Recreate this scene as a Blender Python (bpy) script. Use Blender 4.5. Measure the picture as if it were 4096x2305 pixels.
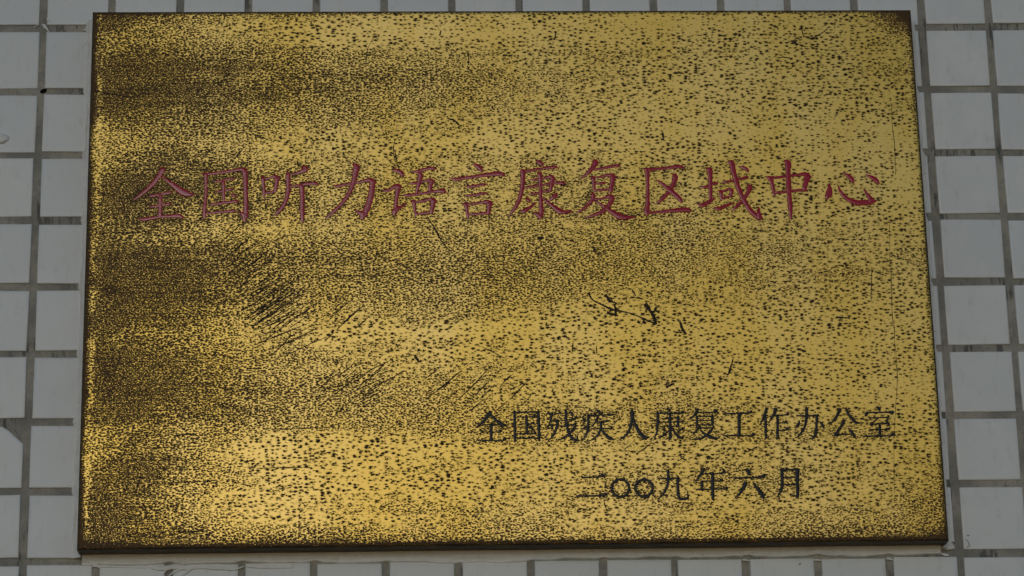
import bpy, math, random
import numpy as np

for o in list(bpy.data.objects):
    bpy.data.objects.remove(o)
scene = bpy.context.scene
MM = 0.001
# wall coordinates are millimetres: x right, z up, measured from a joint crossing; y = 0 is the tiled face
ORG = (0.338, 2.441)            # wall x of the picture's middle, height of the crossing above the ground


def W(x, y, z):
    return (x * MM - ORG[0], y * MM, z * MM + ORG[1])


# ---------------------------------------------------------------- camera
cam_d = bpy.data.cameras.new('camera')
cam = bpy.data.objects.new('camera', cam_d)
scene.collection.objects.link(cam)
from mathutils import Matrix, Vector
rx = (0.9990239575, -0.0399844453, -0.0187716914)
up = (0.0050613797, -0.3185513336, 0.9478920985)
bk = (-0.0438806871, -0.9470619262, -0.3180380375)
cl = W(252.587, -1899.760, -840.866)
cam.matrix_world = Matrix(((rx[0], up[0], bk[0], cl[0]), (rx[1], up[1], bk[1], cl[1]),
                           (rx[2], up[2], bk[2], cl[2]), (0, 0, 0, 1)))
cam_d.lens = 98.523
cam_d.sensor_width = 36.0
cam_d.sensor_fit = 'HORIZONTAL'
cam_d.clip_end = 200.0
cam_d.clip_start = 0.05
scene.camera = cam

# ---------------------------------------------------------------- sky and sun (bright, veiled day)
SUN_EL = math.radians(10.0)
SUN_AZ = math.radians(-8.5)     # to the left of straight out from the wall
world = bpy.data.worlds.new('World')
scene.world = world
world.use_nodes = True
wn = world.node_tree
wn.nodes.clear()
w_out = wn.nodes.new('ShaderNodeOutputWorld')
w_bg = wn.nodes.new('ShaderNodeBackground')
w_sky = wn.nodes.new('ShaderNodeTexSky')
w_sky.sky_type = 'NISHITA'
w_sky.sun_disc = False
w_sky.sun_elevation = SUN_EL
w_sky.sun_rotation = math.radians(180.0) - SUN_AZ
w_sky.air_density = 1.0
w_sky.dust_density = 0.3
w_sky.ozone_density = 3.0
w_bg.inputs['Strength'].default_value = 0.13
wn.links.new(w_sky.outputs[0], w_bg.inputs['Color'])
wn.links.new(w_bg.outputs[0], w_out.inputs['Surface'])
sun_d = bpy.data.lights.new('sun', 'SUN')
sun_d.energy = 0.6
sun_d.angle = math.radians(26.0)
sun_d.color = (1.0, 0.995, 0.985)
sun = bpy.data.objects.new('sun', sun_d)
scene.collection.objects.link(sun)
sdir = Vector((math.sin(SUN_AZ) * math.cos(SUN_EL), -math.cos(SUN_AZ) * math.cos(SUN_EL), math.sin(SUN_EL)))
sun.rotation_euler = sdir.to_track_quat('Z', 'Y').to_euler()
sun.location = (-0.5, -3.0, 4.0)

vs = scene.view_settings
vs.view_transform = 'Standard'
vs.look = 'None'
vs.exposure = -0.92
vs.gamma = 1.0
vs.use_curve_mapping = False
scene.render.engine = 'CYCLES'

# ---------------------------------------------------------------- traced writing, scratches and stains, mm on the plaque (u from its middle, v from its foot)
RED = [
    ('全', '-247.8,279.4,1.3 -247.4,277.2,3.8 -249.0,273.8,3.4 -253.1,267.9,3.2 -257.9,262.6,2.8 -263.3,257.9,2.0 -267.9,254.1,0.4|-247.9,272.9,0.7 -244.3,269.6,2.1 -238.7,265.1,3.3 -233.6,261.1,4.6 -230.3,259.5,4.3 -227.0,258.7,2.4 -223.2,258.8,0.3|-256.4,257.2,0.9 -254.0,257.7,1.9 -249.6,258.5,1.7 -244.1,259.8,2.0 -241.3,260.2,1.9 -240.2,260.1,0.8|-256.0,249.2,0.8 -253.3,249.6,1.7 -248.3,250.4,1.5 -242.8,251.3,1.8 -240.6,251.6,0.8|-248.5,258.4,2.2 -248.4,254.2,2.6 -248.3,248.9,2.5 -248.4,241.9,2.4|-263.5,240.5,0.8 -260.2,239.9,2.3 -254.7,240.7,2.2 -248.2,241.8,1.9 -241.6,242.1,2.2 -236.6,242.5,3.0 -233.3,241.8,2.2 -231.5,241.0,0.6'),
    ('国', '-217.9,274.8,0.9 -216.7,274.1,3.0 -216.4,272.1,2.5 -216.2,267.1,2.2 -216.2,257.0,2.0 -216.9,248.2,2.6 -216.9,242.3,2.3 -216.6,239.9,0.8|-217.2,274.4,1.4 -215.6,274.1,1.9 -205.6,275.3,2.0 -195.7,276.9,2.0 -191.2,277.6,2.4 -189.0,276.9,3.3 -186.0,275.2,0.4|-189.0,276.6,3.3 -188.3,272.9,3.3 -188.1,265.7,2.9 -187.7,256.9,2.8 -187.6,248.0,3.2 -188.1,242.1,4.1 -188.5,239.2,2.5 -188.6,237.4,0.8|-188.0,242.4,3.5 -190.1,243.6,2.6 -191.7,244.8,1.4 -193.0,245.7,0.3|-210.4,268.2,0.7 -207.8,268.5,1.7 -203.3,269.4,1.4 -198.9,270.2,1.7 -195.9,270.5,1.1|-209.4,260.3,0.7 -207.1,260.5,1.3 -203.2,261.2,1.3 -198.8,262.4,1.7 -196.9,262.8,0.9|-203.9,268.8,1.9 -203.6,265.8,2.3 -203.5,259.9,2.0 -203.3,252.8,1.5|-213.1,251.0,0.8 -210.8,251.0,1.8 -203.1,252.1,1.7 -197.1,252.9,2.0 -194.3,253.0,2.1 -192.1,252.4,0.4|-198.8,259.0,0.6 -197.1,258.1,1.9 -195.5,257.0,1.9 -194.3,256.3,0.7|-216.0,244.0,1.4 -210.8,244.6,1.5 -202.5,245.4,1.7 -197.5,245.8,1.9 -194.8,246.3,1.3'),
    ('听', '-177.2,271.1,0.6 -175.8,270.4,2.8 -175.4,266.9,2.2 -174.8,261.5,2.0 -174.7,258.0,1.9 -174.6,255.9,0.8|-175.7,270.4,1.3 -172.3,270.5,1.4 -169.0,271.5,1.8 -166.8,271.9,2.3 -164.9,270.7,2.5 -163.2,270.1,0.4|-165.7,271.0,3.3 -165.8,267.4,2.8 -166.5,262.7,2.4 -167.2,260.0,1.9|-174.5,259.3,1.3 -171.2,259.8,1.7 -167.6,260.6,1.7|-147.4,279.7,0.9 -145.2,277.7,4.0 -148.5,275.5,2.3 -152.9,274.0,1.4 -157.4,273.3,1.0|-159.1,274.5,1.1 -157.9,273.6,3.3 -157.6,268.5,2.9 -157.6,261.4,2.9 -159.0,254.3,2.7 -161.7,248.4,2.5 -165.0,244.6,2.0 -168.0,242.0,0.4|-156.5,264.4,1.3 -151.2,264.8,1.7 -145.7,266.0,2.0 -140.2,266.5,2.4 -137.4,266.3,2.2 -135.7,265.3,0.4|-148.2,264.9,2.8 -147.6,261.4,3.2 -147.5,253.7,2.9 -147.5,246.0,3.0 -147.3,240.1,2.4 -147.3,236.0,0.7'),
    ('力', '-125.3,265.4,0.6 -122.6,264.3,2.2 -117.0,265.5,2.0 -110.9,266.6,1.8 -104.2,267.9,2.1 -99.8,269.1,2.7 -97.6,268.2,3.3 -94.5,266.5,0.6|-97.3,268.2,4.4 -97.6,263.5,3.7 -98.4,257.5,3.8 -99.8,251.6,3.8 -102.1,245.7,4.2 -104.3,241.6,4.1 -106.0,239.0,1.3|-103.8,242.8,3.9 -106.0,243.7,3.3 -108.2,244.9,1.9 -110.1,245.8,0.3|-111.5,281.1,0.9 -109.2,279.3,4.2 -109.5,274.2,3.7 -110.6,268.3,3.2 -112.6,262.4,2.9 -115.4,256.4,2.7 -119.8,250.5,2.5 -124.8,245.3,2.4 -128.7,241.4,1.5 -131.3,239.5,0.4'),
    ('语', '-82.8,276.2,0.8 -80.3,276.2,2.6 -77.5,274.7,3.1 -75.8,272.6,2.3 -75.3,271.4,0.9|-90.1,261.2,0.6 -87.3,260.4,2.1 -84.2,261.9,2.2 -80.9,264.0,2.8 -78.7,264.2,3.1 -76.5,263.0,1.1|-79.0,263.9,4.4 -79.5,259.8,2.9 -80.3,253.9,2.6 -80.7,247.9,2.9 -81.6,244.4,3.7 -82.2,241.8,1.3|-81.9,245.0,3.3 -78.8,247.1,2.4 -75.5,249.4,1.4 -72.4,251.3,0.3|-69.1,275.3,0.6 -65.8,275.2,2.0 -61.3,276.5,2.1 -56.3,277.5,2.3 -53.5,277.5,2.5 -52.0,277.0,0.8|-63.5,274.9,2.2 -62.9,272.2,3.3 -63.9,266.8,2.8 -65.1,262.1,2.2 -65.9,259.1,1.7|-70.8,266.4,0.8 -68.6,266.1,1.9 -63.1,267.1,1.4 -58.6,268.1,1.9 -55.8,268.6,2.2 -52.8,266.8,0.8|-54.7,268.3,3.9 -55.9,264.4,2.8 -56.5,260.3,2.1|-75.1,257.4,0.8 -72.6,256.9,2.2 -67.1,257.6,2.0 -58.7,258.8,1.9 -53.1,259.9,2.0 -48.1,260.2,2.9 -45.9,259.9,2.6 -44.4,258.9,0.6|-69.9,252.9,0.8 -67.9,251.9,3.0 -67.4,247.9,1.9 -66.9,243.1,1.7 -66.8,240.3,0.8|-68.2,252.0,1.3 -63.2,252.3,1.6 -58.8,253.3,1.8 -55.4,254.0,2.4 -53.2,253.1,2.6 -51.3,252.0,0.4|-53.8,253.1,3.9 -54.4,249.0,2.9 -55.3,244.8,2.6 -55.5,243.4,2.0|-66.6,242.7,1.4 -61.6,243.2,1.7 -56.6,243.8,1.8 -54.3,243.5,1.2'),
    ('言', '-25.0,281.1,0.8 -22.2,279.4,2.7 -20.0,277.3,3.0 -18.6,275.2,1.5|-41.6,270.2,0.7 -38.0,269.1,2.3 -30.7,270.2,2.2 -22.3,271.4,2.3 -13.9,272.6,2.9 -7.2,273.2,3.4 -3.9,272.6,2.7 -1.9,271.6,0.7|-30.8,263.7,0.6 -27.5,263.4,1.8 -22.4,264.2,2.0 -17.4,265.1,1.8 -14.9,265.4,0.7|-30.9,256.7,0.6 -27.6,256.7,1.7 -22.6,257.4,2.0 -17.5,258.3,1.8 -14.9,258.2,0.9|-33.0,250.6,0.8 -30.7,249.4,2.9 -30.0,245.9,2.1 -29.5,241.7,2.0 -29.0,238.9,0.8|-31.0,249.7,1.4 -25.5,250.3,1.6 -19.9,251.1,1.9 -15.4,251.8,2.6 -13.2,250.8,2.8 -11.0,249.6,0.6|-13.8,250.5,3.9 -14.1,247.0,2.8 -14.7,242.8,2.2|-28.6,242.0,1.4 -22.8,242.6,1.9 -15.6,243.1,2.1 -12.5,242.5,0.9'),
    ('康', '20.2,283.0,0.8 22.5,281.9,2.6 24.4,280.4,2.7 25.1,278.8,1.1|9.2,275.4,1.3 11.7,275.1,1.9 17.8,275.9,1.8 25.1,277.1,1.8 31.3,278.0,2.1 34.7,278.1,2.0 35.9,277.5,0.8|10.6,275.9,3.1 10.8,271.8,3.1 10.3,264.6,2.8 9.1,258.1,2.8 7.3,252.2,2.7 4.4,246.9,2.3 1.5,242.7,1.4 -0.1,241.1,0.4|15.9,268.5,0.7 18.8,268.5,1.7 24.4,269.2,1.5 28.9,270.4,1.9 31.1,270.8,2.5 34.3,269.2,0.7|32.2,270.2,3.4 31.5,266.3,2.8 30.6,262.1,2.5 30.0,259.8,2.0|11.7,262.5,1.3 17.6,263.4,1.8 23.2,264.3,1.6 29.9,265.4,1.6 35.5,266.0,2.0 40.0,265.8,2.1 41.1,265.2,0.8|14.3,257.2,0.8 17.4,257.5,1.7 23.0,258.7,1.5 27.5,259.6,1.6 31.3,260.1,1.2|21.2,273.8,0.8 22.9,272.6,3.2 23.1,267.5,2.1 23.1,258.6,2.1 23.2,249.7,2.8 23.2,243.8,3.3 22.6,240.2,2.8 22.1,237.8,0.8|22.3,240.8,3.3 20.4,241.7,2.6 18.8,242.9,1.4 17.2,244.0,0.3|12.6,254.8,0.9 13.7,253.3,2.3 14.8,252.1,2.3 15.5,250.8,0.8|8.2,245.4,0.9 10.4,244.4,2.8 13.3,245.9,2.4 17.2,248.9,1.7 20.5,251.4,0.3|33.1,258.0,0.8 33.9,256.5,3.1 31.0,253.8,2.1 28.4,252.0,0.8|24.0,254.4,0.8 27.3,251.8,2.0 31.7,247.9,2.7 35.0,245.2,3.7 37.7,243.7,3.3 41.6,243.7,2.2 46.3,243.9,0.4'),
    ('复', '61.5,283.5,0.9 63.4,281.7,3.9 61.6,278.1,3.1 58.7,274.5,2.5 55.2,271.3,1.6 52.1,268.6,0.4|61.5,276.0,1.2 66.0,276.6,1.8 71.7,277.7,2.0 76.8,278.7,2.1 79.6,279.0,2.2 80.8,278.5,1.0|59.7,270.6,0.8 61.3,269.6,2.9 61.6,266.1,2.1 61.9,261.4,1.8 62.4,259.0,1.0|61.3,270.0,1.3 66.4,270.3,1.5 70.9,271.5,2.0 74.3,271.7,2.6 76.2,271.1,2.2 78.3,270.2,0.4|75.6,270.5,3.9 74.9,266.1,2.9 74.0,261.3,2.7 73.6,258.9,2.2 73.6,257.9,0.9|62.6,265.1,0.8 65.1,265.2,1.6 68.5,265.6,1.6 70.6,266.0,0.9|62.2,260.1,1.3 67.8,260.4,1.6 73.4,260.7,1.5|60.2,259.0,0.8 60.8,256.6,2.6 60.6,253.6,2.8 58.0,250.1,2.2 54.5,246.6,2.0 51.1,244.2,1.6 48.0,242.7,0.3|62.0,253.6,1.5 66.4,253.5,1.6 70.9,254.8,2.0 73.8,255.4,2.8 76.7,253.4,0.7|74.3,254.6,4.2 73.1,250.6,3.1 70.1,246.5,2.9 65.6,242.9,2.6 59.4,240.6,1.9 53.7,239.2,0.4|61.7,252.2,0.8 65.8,249.5,1.7 70.7,245.9,2.5 75.0,242.6,3.2 78.9,240.2,4.0 82.7,239.2,3.1 87.8,239.4,1.7 91.7,239.7,0.3'),
    ('区', '98.3,276.5,1.1 100.8,275.8,2.5 106.4,276.2,2.0 113.2,276.7,2.0 120.0,277.7,2.5 124.5,277.9,2.6 127.9,276.8,0.6|99.7,276.4,2.8 100.5,273.1,2.9 100.5,264.1,2.2 100.2,255.2,2.4 99.8,248.1,3.1 99.0,243.9,3.8 99.2,240.4,1.2|98.5,243.0,2.8 101.8,242.7,1.9 108.6,243.3,2.0 116.4,244.1,2.6 123.1,244.7,3.2 127.6,244.9,3.1 129.8,244.3,2.5 131.2,243.3,0.6|118.9,272.5,0.8 120.5,270.3,3.5 119.5,265.8,3.1 117.1,261.1,2.8 113.5,256.3,2.4 109.4,252.2,2.1 105.1,249.1,0.4|107.1,268.0,0.6 109.4,266.2,1.9 113.2,262.9,2.5 117.0,259.3,3.1 120.8,255.7,3.2 123.5,252.7,2.8 124.5,250.0,1.0'),
    ('域', '138.7,262.3,0.7 141.1,262.1,1.9 145.6,263.6,1.6 149.1,264.8,1.9 151.4,265.2,1.1|143.3,276.9,0.9 145.6,275.1,3.9 145.8,269.9,2.8 145.8,263.9,2.6 145.6,257.3,2.4 145.3,252.6,1.9|136.3,249.6,0.9 138.8,248.1,3.0 142.2,249.6,2.7 145.7,251.7,2.2 149.4,254.4,0.3|154.4,265.6,0.7 157.5,265.9,1.7 163.8,267.4,1.6 169.5,268.8,1.9 172.6,269.6,1.8 173.8,269.4,0.7|151.9,259.7,0.8 153.0,258.2,2.5 153.2,254.9,2.1 153.1,251.8,1.1|152.5,259.1,1.2 156.1,259.4,1.5 159.0,260.5,1.8 160.6,259.9,2.2 162.4,259.0,0.6|161.1,259.6,2.8 160.5,256.9,2.2 159.5,254.6,1.8|153.3,253.4,1.5 156.4,254.0,1.6 159.6,254.9,1.6|147.7,246.6,0.8 149.9,245.4,2.6 153.9,246.6,2.2 158.4,248.6,1.9 162.5,250.4,0.4|159.1,281.8,1.0 161.8,280.3,3.8 162.7,275.2,3.4 163.9,269.2,3.1 165.3,263.2,3.0 167.7,256.0,3.1 170.3,250.0,3.0 173.9,244.1,3.3 177.1,240.5,3.5 180.3,238.1,2.6 181.9,237.8,1.0|180.1,238.7,3.4 179.7,241.7,2.7 179.7,244.6,1.6 179.6,247.3,0.3|172.6,263.9,0.8 174.1,261.9,3.4 172.6,257.8,2.6 169.9,253.6,2.5 166.3,249.5,2.1 162.8,246.2,1.9 160.2,244.0,0.4|167.2,277.4,0.8 169.9,277.2,2.0 172.3,275.7,2.5 173.9,273.6,1.0'),
    ('中', '186.6,269.8,0.9 189.2,268.4,3.5 190.4,264.8,2.5 191.0,260.6,2.1 191.5,256.5,1.7 191.7,254.6,0.7|188.6,268.9,1.7 195.4,269.3,1.8 203.3,270.5,1.9 210.1,271.2,2.1 214.4,271.8,2.6 216.9,270.7,2.8 219.4,269.2,0.6|216.6,270.1,4.5 215.2,265.9,3.4 214.1,261.7,2.9 213.7,259.6,2.3|192.3,257.7,1.5 198.2,257.9,1.8 206.7,259.1,1.7 213.5,259.4,1.9 216.1,259.4,1.0|200.3,282.5,0.9 202.6,280.4,4.3 202.5,273.8,3.2 202.4,263.6,3.4 202.5,254.6,2.9 202.7,246.3,2.9 202.7,239.7,2.0 202.7,236.3,0.4'),
    ('心', '231.7,264.3,0.7 232.1,261.0,2.6 231.3,256.8,4.6 229.9,253.9,2.8 229.8,252.1,0.9|238.2,263.1,0.7 239.6,258.6,1.9 242.4,254.4,2.7 246.2,251.4,3.2 251.2,249.6,3.6 256.8,249.5,3.5 261.3,250.1,3.4 265.3,251.0,1.1|261.7,251.0,4.5 260.4,253.7,2.8 258.4,257.0,1.8 256.4,260.2,0.3|242.4,272.6,0.6 245.7,270.5,2.5 248.3,267.8,3.2 249.5,264.8,1.4|258.7,271.2,0.6 262.5,269.2,2.5 266.3,266.5,3.0 267.5,263.7,1.4'),
]
BLACK = [
    ('全', '-16.2,95.5,1.2 -17.1,93.6,2.1 -19.6,89.8,1.7 -22.8,86.7,1.3 -26.4,84.2,0.4|-16.2,94.5,1.3 -13.5,90.7,1.5 -10.5,87.8,1.8 -7.5,85.9,1.8 -4.8,85.9,0.9|-21.5,86.2,0.7 -10.6,86.3,0.7 -9.3,87.0,1.2|-15.4,86.0,1.7 -15.7,74.6,1.6|-22.5,80.8,0.7 -10.7,80.8,0.9 -9.1,81.5,1.7 -8.2,81.1,0.6|-25.4,74.9,0.9 -8.4,74.6,0.9 -6.5,75.6,2.1 -5.3,74.8,0.6'),
    ('国', '1.1,95.7,1.5 1.0,84.9,1.6 0.9,73.8,1.5|0.6,94.9,1.0 18.3,95.0,1.0|17.7,95.5,1.6 17.8,84.7,1.7 17.7,74.3,1.5|3.5,91.5,0.6 13.4,91.4,0.7 14.9,92.2,1.5 15.7,91.6,0.5|4.1,86.4,0.6 12.6,86.4,0.7 13.9,87.0,1.3 14.9,86.5,0.5|9.4,91.5,1.5 9.2,79.2,1.5|2.7,79.3,0.7 13.7,79.2,0.9 14.9,80.0,1.5 15.8,79.3,0.5|11.1,84.8,0.5 12.6,83.6,1.5 13.7,81.9,1.2|0.9,76.2,0.9 17.6,76.1,0.9'),
    ('残', '23.5,93.5,0.7 31.1,93.6,0.9 32.7,94.4,1.3 33.0,93.6,0.5|27.1,93.2,1.5 26.4,89.7,1.2 24.8,85.3,1.0 23.2,81.8,0.4|26.4,88.4,0.6 30.7,88.7,0.9 31.9,88.4,1.5|31.1,88.4,1.6 30.3,84.0,1.5 28.0,78.3,1.2 23.6,73.6,0.4|25.7,85.9,0.5 26.9,84.0,1.3 27.5,82.2,1.0|37.0,95.6,1.5 37.0,89.6,1.6 37.6,83.3,1.6 39.3,78.2,1.7 42.2,74.7,1.7 44.7,73.9,1.0|44.1,74.4,1.2 44.7,76.9,0.7 45.1,79.4,0.2|33.8,88.4,0.6 42.0,89.6,0.9 43.6,90.3,1.5 44.2,89.8,0.5|32.7,84.4,0.6 41.9,85.5,0.9 43.5,86.3,1.3 44.1,85.6,0.5|43.1,83.9,1.6 39.9,80.1,1.5 35.6,76.3,1.1 30.8,74.2,0.4|39.7,94.7,0.7 41.2,93.4,1.6 41.6,91.5,0.7'),
    ('疾', '58.7,95.8,0.6 60.0,95.1,1.7 61.1,93.5,0.9|52.2,92.3,0.9 66.6,92.4,0.9 69.1,92.6,1.5 70.0,92.2,0.5|52.6,92.6,1.5 52.4,85.7,1.6 51.5,80.0,1.5 48.0,73.7,0.4|48.5,90.5,0.5 49.5,89.2,1.6 50.4,87.3,0.9|48.6,82.5,0.9 50.1,83.3,1.2 52.4,85.0,0.5|59.3,91.3,1.3 57.6,87.5,1.2 55.3,84.1,0.4|57.3,87.2,0.7 64.6,87.5,0.9 66.2,88.1,1.3 66.8,87.4,0.5|54.4,82.4,0.7 66.9,82.5,0.9 68.3,83.1,1.6 69.0,82.5,0.5|61.2,87.5,1.5 61.1,82.4,1.5 58.2,77.1,1.2 52.6,73.5,0.4|61.4,81.8,0.9 64.3,78.0,1.7 67.3,75.4,2.0 70.0,74.9,0.6'),
    ('人', '83.4,95.7,1.2 83.5,93.6,2.2 83.0,87.9,1.8 80.9,81.0,1.6 77.7,76.9,1.2 73.0,73.8,0.4|83.7,91.7,1.0 85.1,86.0,1.6 87.6,80.3,2.1 91.2,76.1,2.3 94.8,75.8,0.7'),
    ('康', '108.1,96.1,0.6 109.6,95.3,2.1 109.9,94.3,0.7|100.7,93.2,1.0 116.9,93.2,0.9 118.8,94.1,1.8 119.7,93.2,0.5|101.3,93.8,1.5 101.0,85.9,1.6 100.2,79.5,1.2 97.5,73.2,0.4|103.6,89.5,0.6 115.6,89.8,0.9|115.6,90.8,1.8 115.3,83.2,1.5|102.3,86.8,0.7 117.9,87.0,0.9 118.9,87.6,1.2 119.7,86.9,0.5|103.4,83.7,0.6 115.3,83.9,0.7|110.0,92.8,1.5 109.8,83.9,1.6 109.5,76.3,1.7 108.8,74.1,1.0|109.2,75.0,1.2 107.0,75.5,0.5|104.2,82.0,0.4 105.7,80.6,1.6|102.2,75.7,1.1 105.3,77.6,1.2 108.8,80.4,0.4|118.3,81.9,1.3 115.2,79.7,0.6|111.0,82.6,0.7 113.3,78.5,1.6 116.2,75.6,1.8 119.2,75.4,0.6'),
    ('复', '129.7,96.1,1.6 128.3,93.5,1.7 126.3,90.7,1.2 123.4,88.3,0.4|127.9,93.2,0.7 140.6,93.7,0.9 142.3,94.5,1.8 143.6,93.7,0.5|128.9,91.0,1.4 128.5,83.7,1.2|128.8,90.7,0.9 139.8,90.8,0.9|139.7,91.3,1.7 139.4,84.2,1.6|128.9,87.7,0.6 139.4,87.7,0.7|128.5,84.6,0.7 139.5,84.6,0.9|130.0,83.0,1.3 127.7,80.2,1.0 124.6,76.9,0.4|129.3,82.3,0.9 139.4,82.3,0.9|139.8,82.4,1.2 136.8,78.5,1.5 131.2,74.8,1.2 123.1,73.7,0.5|130.5,81.8,0.6 133.7,77.9,1.5 137.9,75.4,1.7 141.6,74.7,1.6 143.4,74.9,0.6'),
    ('工', '148.6,92.5,0.9 165.1,92.9,1.0 166.7,93.8,2.0 167.9,92.9,0.5|158.7,92.6,2.1 157.9,76.4,1.8|147.8,76.4,0.9 165.6,76.5,1.0 167.5,77.3,2.1 168.9,76.3,0.5'),
    ('作', '178.2,96.3,1.8 177.1,92.8,1.7 175.4,88.7,1.4 172.7,84.2,0.4|177.0,89.9,1.5 176.8,83.2,1.6 176.5,74.1,1.2|184.7,95.9,2.0 182.9,91.4,1.6 178.9,85.4,0.4|181.6,91.0,0.9 190.9,91.2,0.9 192.8,92.1,2.0 193.9,91.2,0.5|185.6,90.8,1.6 184.8,74.3,1.6|185.7,85.4,0.7 190.6,85.5,0.9 191.6,86.3,1.5 192.3,85.6,0.5|185.4,80.1,0.7 190.3,80.3,0.9 191.9,81.2,1.8 193.1,80.2,0.5'),
    ('办', '198.9,90.5,0.9 213.0,90.5,1.0 214.3,90.7,1.6|213.4,90.9,1.6 212.6,82.9,1.5 211.7,77.2,1.6 209.7,74.1,1.2|210.3,75.0,1.2 206.7,76.7,0.4|206.3,96.3,1.8 206.0,90.6,1.7 204.7,83.6,1.5 201.9,78.6,1.2 197.7,74.3,0.4|201.0,87.1,0.5 200.1,84.6,1.5 198.4,82.5,1.2|214.4,86.4,0.5 216.4,84.5,1.5 217.8,81.3,1.1'),
    ('公', '230.0,95.2,1.9 227.9,91.0,1.7 225.2,87.2,1.2 222.2,84.0,0.4|234.0,95.8,1.1 235.6,91.6,1.5 238.2,87.8,1.8 240.8,85.1,1.7 242.8,85.3,0.5|232.6,86.9,1.6 229.2,81.5,1.4 225.2,76.4,1.4|224.9,76.1,1.4 231.4,76.7,0.9 238.1,76.8,0.7|235.0,81.4,0.5 237.0,78.9,1.5 238.9,74.7,1.6'),
    ('室', '255.7,96.5,0.9 257.5,95.2,2.2 258.0,93.6,0.9|249.0,93.1,0.6 248.3,91.5,2.1 247.4,89.7,0.9|248.6,92.4,0.9 264.4,92.5,1.0 266.9,92.6,2.1 266.2,91.0,0.7|249.9,88.6,0.7 262.3,88.7,0.9 263.6,89.3,1.6 264.5,88.7,0.5|256.1,88.2,1.1 253.8,86.0,0.9 250.3,83.8,0.9|250.3,83.8,1.2 255.8,84.1,0.9 262.7,84.5,0.9|261.2,86.6,0.6 263.3,84.7,1.6 263.8,82.7,1.0|257.3,83.1,1.6 256.8,75.4,1.5|249.7,79.9,0.7 261.7,79.9,0.9 263.3,80.5,1.5 264.2,79.9,0.5|246.0,75.3,1.0 263.9,75.4,0.9 266.1,76.4,2.1 267.9,75.5,0.6'),
    ('二', '46.6,47.5,0.9 58.7,47.8,1.1 61.1,48.9,2.3 62.7,48.0,0.5|42.8,34.2,1.1 60.3,34.3,1.2 62.7,35.3,2.2 64.3,34.4,0.5'),
    ('〇', '73.7,45.8,2.0 75.2,45.6,2.0 76.6,45.0,2.0 77.8,44.0,2.0 78.7,42.7,2.0 79.3,41.1,2.0 79.4,39.5,2.0 79.1,37.9,2.0 78.5,36.4,2.0 77.5,35.1,2.0 76.3,34.2,2.0 74.8,33.5,2.0 73.3,33.3,2.0 71.7,33.6,2.0 70.3,34.2,2.0 69.1,35.2,2.0 68.2,36.5,2.0 67.7,38.0,2.0 67.5,39.6,2.0 67.8,41.3,2.0 68.4,42.8,2.0 69.4,44.0,2.0 70.7,45.0,2.0 72.1,45.6,2.0 73.7,45.8,2.0'),
    ('〇', '90.1,45.5,2.0 91.6,45.3,2.0 93.0,44.7,2.0 94.2,43.7,2.0 95.1,42.4,2.0 95.7,40.9,2.0 95.8,39.4,2.0 95.6,37.8,2.0 94.9,36.3,2.0 93.9,35.1,2.0 92.6,34.1,2.0 91.2,33.5,2.0 89.7,33.3,2.0 88.1,33.5,2.0 86.7,34.2,2.0 85.5,35.1,2.0 84.6,36.4,2.0 84.1,37.9,2.0 83.9,39.5,2.0 84.2,41.1,2.0 84.8,42.5,2.0 85.8,43.8,2.0 87.1,44.7,2.0 88.5,45.3,2.0 90.1,45.5,2.0'),
    ('九', '107.1,52.2,1.6 107.0,46.3,1.6 106.2,41.5,1.5 103.6,35.9,1.4 99.0,30.8,0.4|99.9,46.0,0.9 113.1,46.3,1.1 114.2,46.6,1.6|113.5,46.6,1.8 113.3,38.6,1.6 113.7,33.1,1.6 115.6,31.3,1.5 119.0,31.6,1.6 120.5,33.0,1.2|120.2,32.6,1.1 119.8,36.8,0.3'),
    ('年', '132.4,53.0,1.9 129.5,48.5,1.6 125.6,43.9,0.4|129.8,49.2,0.9 144.1,49.4,0.9 146.2,50.2,1.9 147.3,49.5,0.5|130.0,44.0,0.8 142.5,44.0,0.9 144.2,44.7,1.6 145.3,44.0,0.5|130.4,44.0,1.8 130.2,38.1,1.5|126.0,38.0,0.9 144.9,38.2,0.9 147.0,39.0,2.0 148.2,38.1,0.5|138.0,49.4,1.9 137.7,39.8,2.0 137.3,30.7,1.5'),
    ('六', '161.6,52.7,0.5 163.1,50.6,2.2 164.0,48.2,1.2|152.8,46.0,1.1 171.1,46.2,1.1 173.5,47.4,2.3 174.8,46.3,0.5|160.9,42.6,2.3 158.1,37.1,1.9 153.1,31.4,0.4|166.0,42.2,0.7 168.7,38.4,1.9 171.8,33.8,2.4 173.0,30.4,0.8'),
    ('月', '186.6,51.8,1.8 186.4,42.7,1.8 185.2,36.5,1.6 181.9,31.7,0.4|186.6,51.4,1.1 197.9,51.7,1.1|197.5,52.0,2.4 197.0,41.9,1.9 196.7,32.9,1.9 195.8,31.4,0.9|196.1,32.2,1.2 192.2,33.6,0.4|187.0,46.1,0.8 196.9,46.1,1.0|186.8,40.8,0.8 196.6,40.8,1.0'),
]
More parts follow.
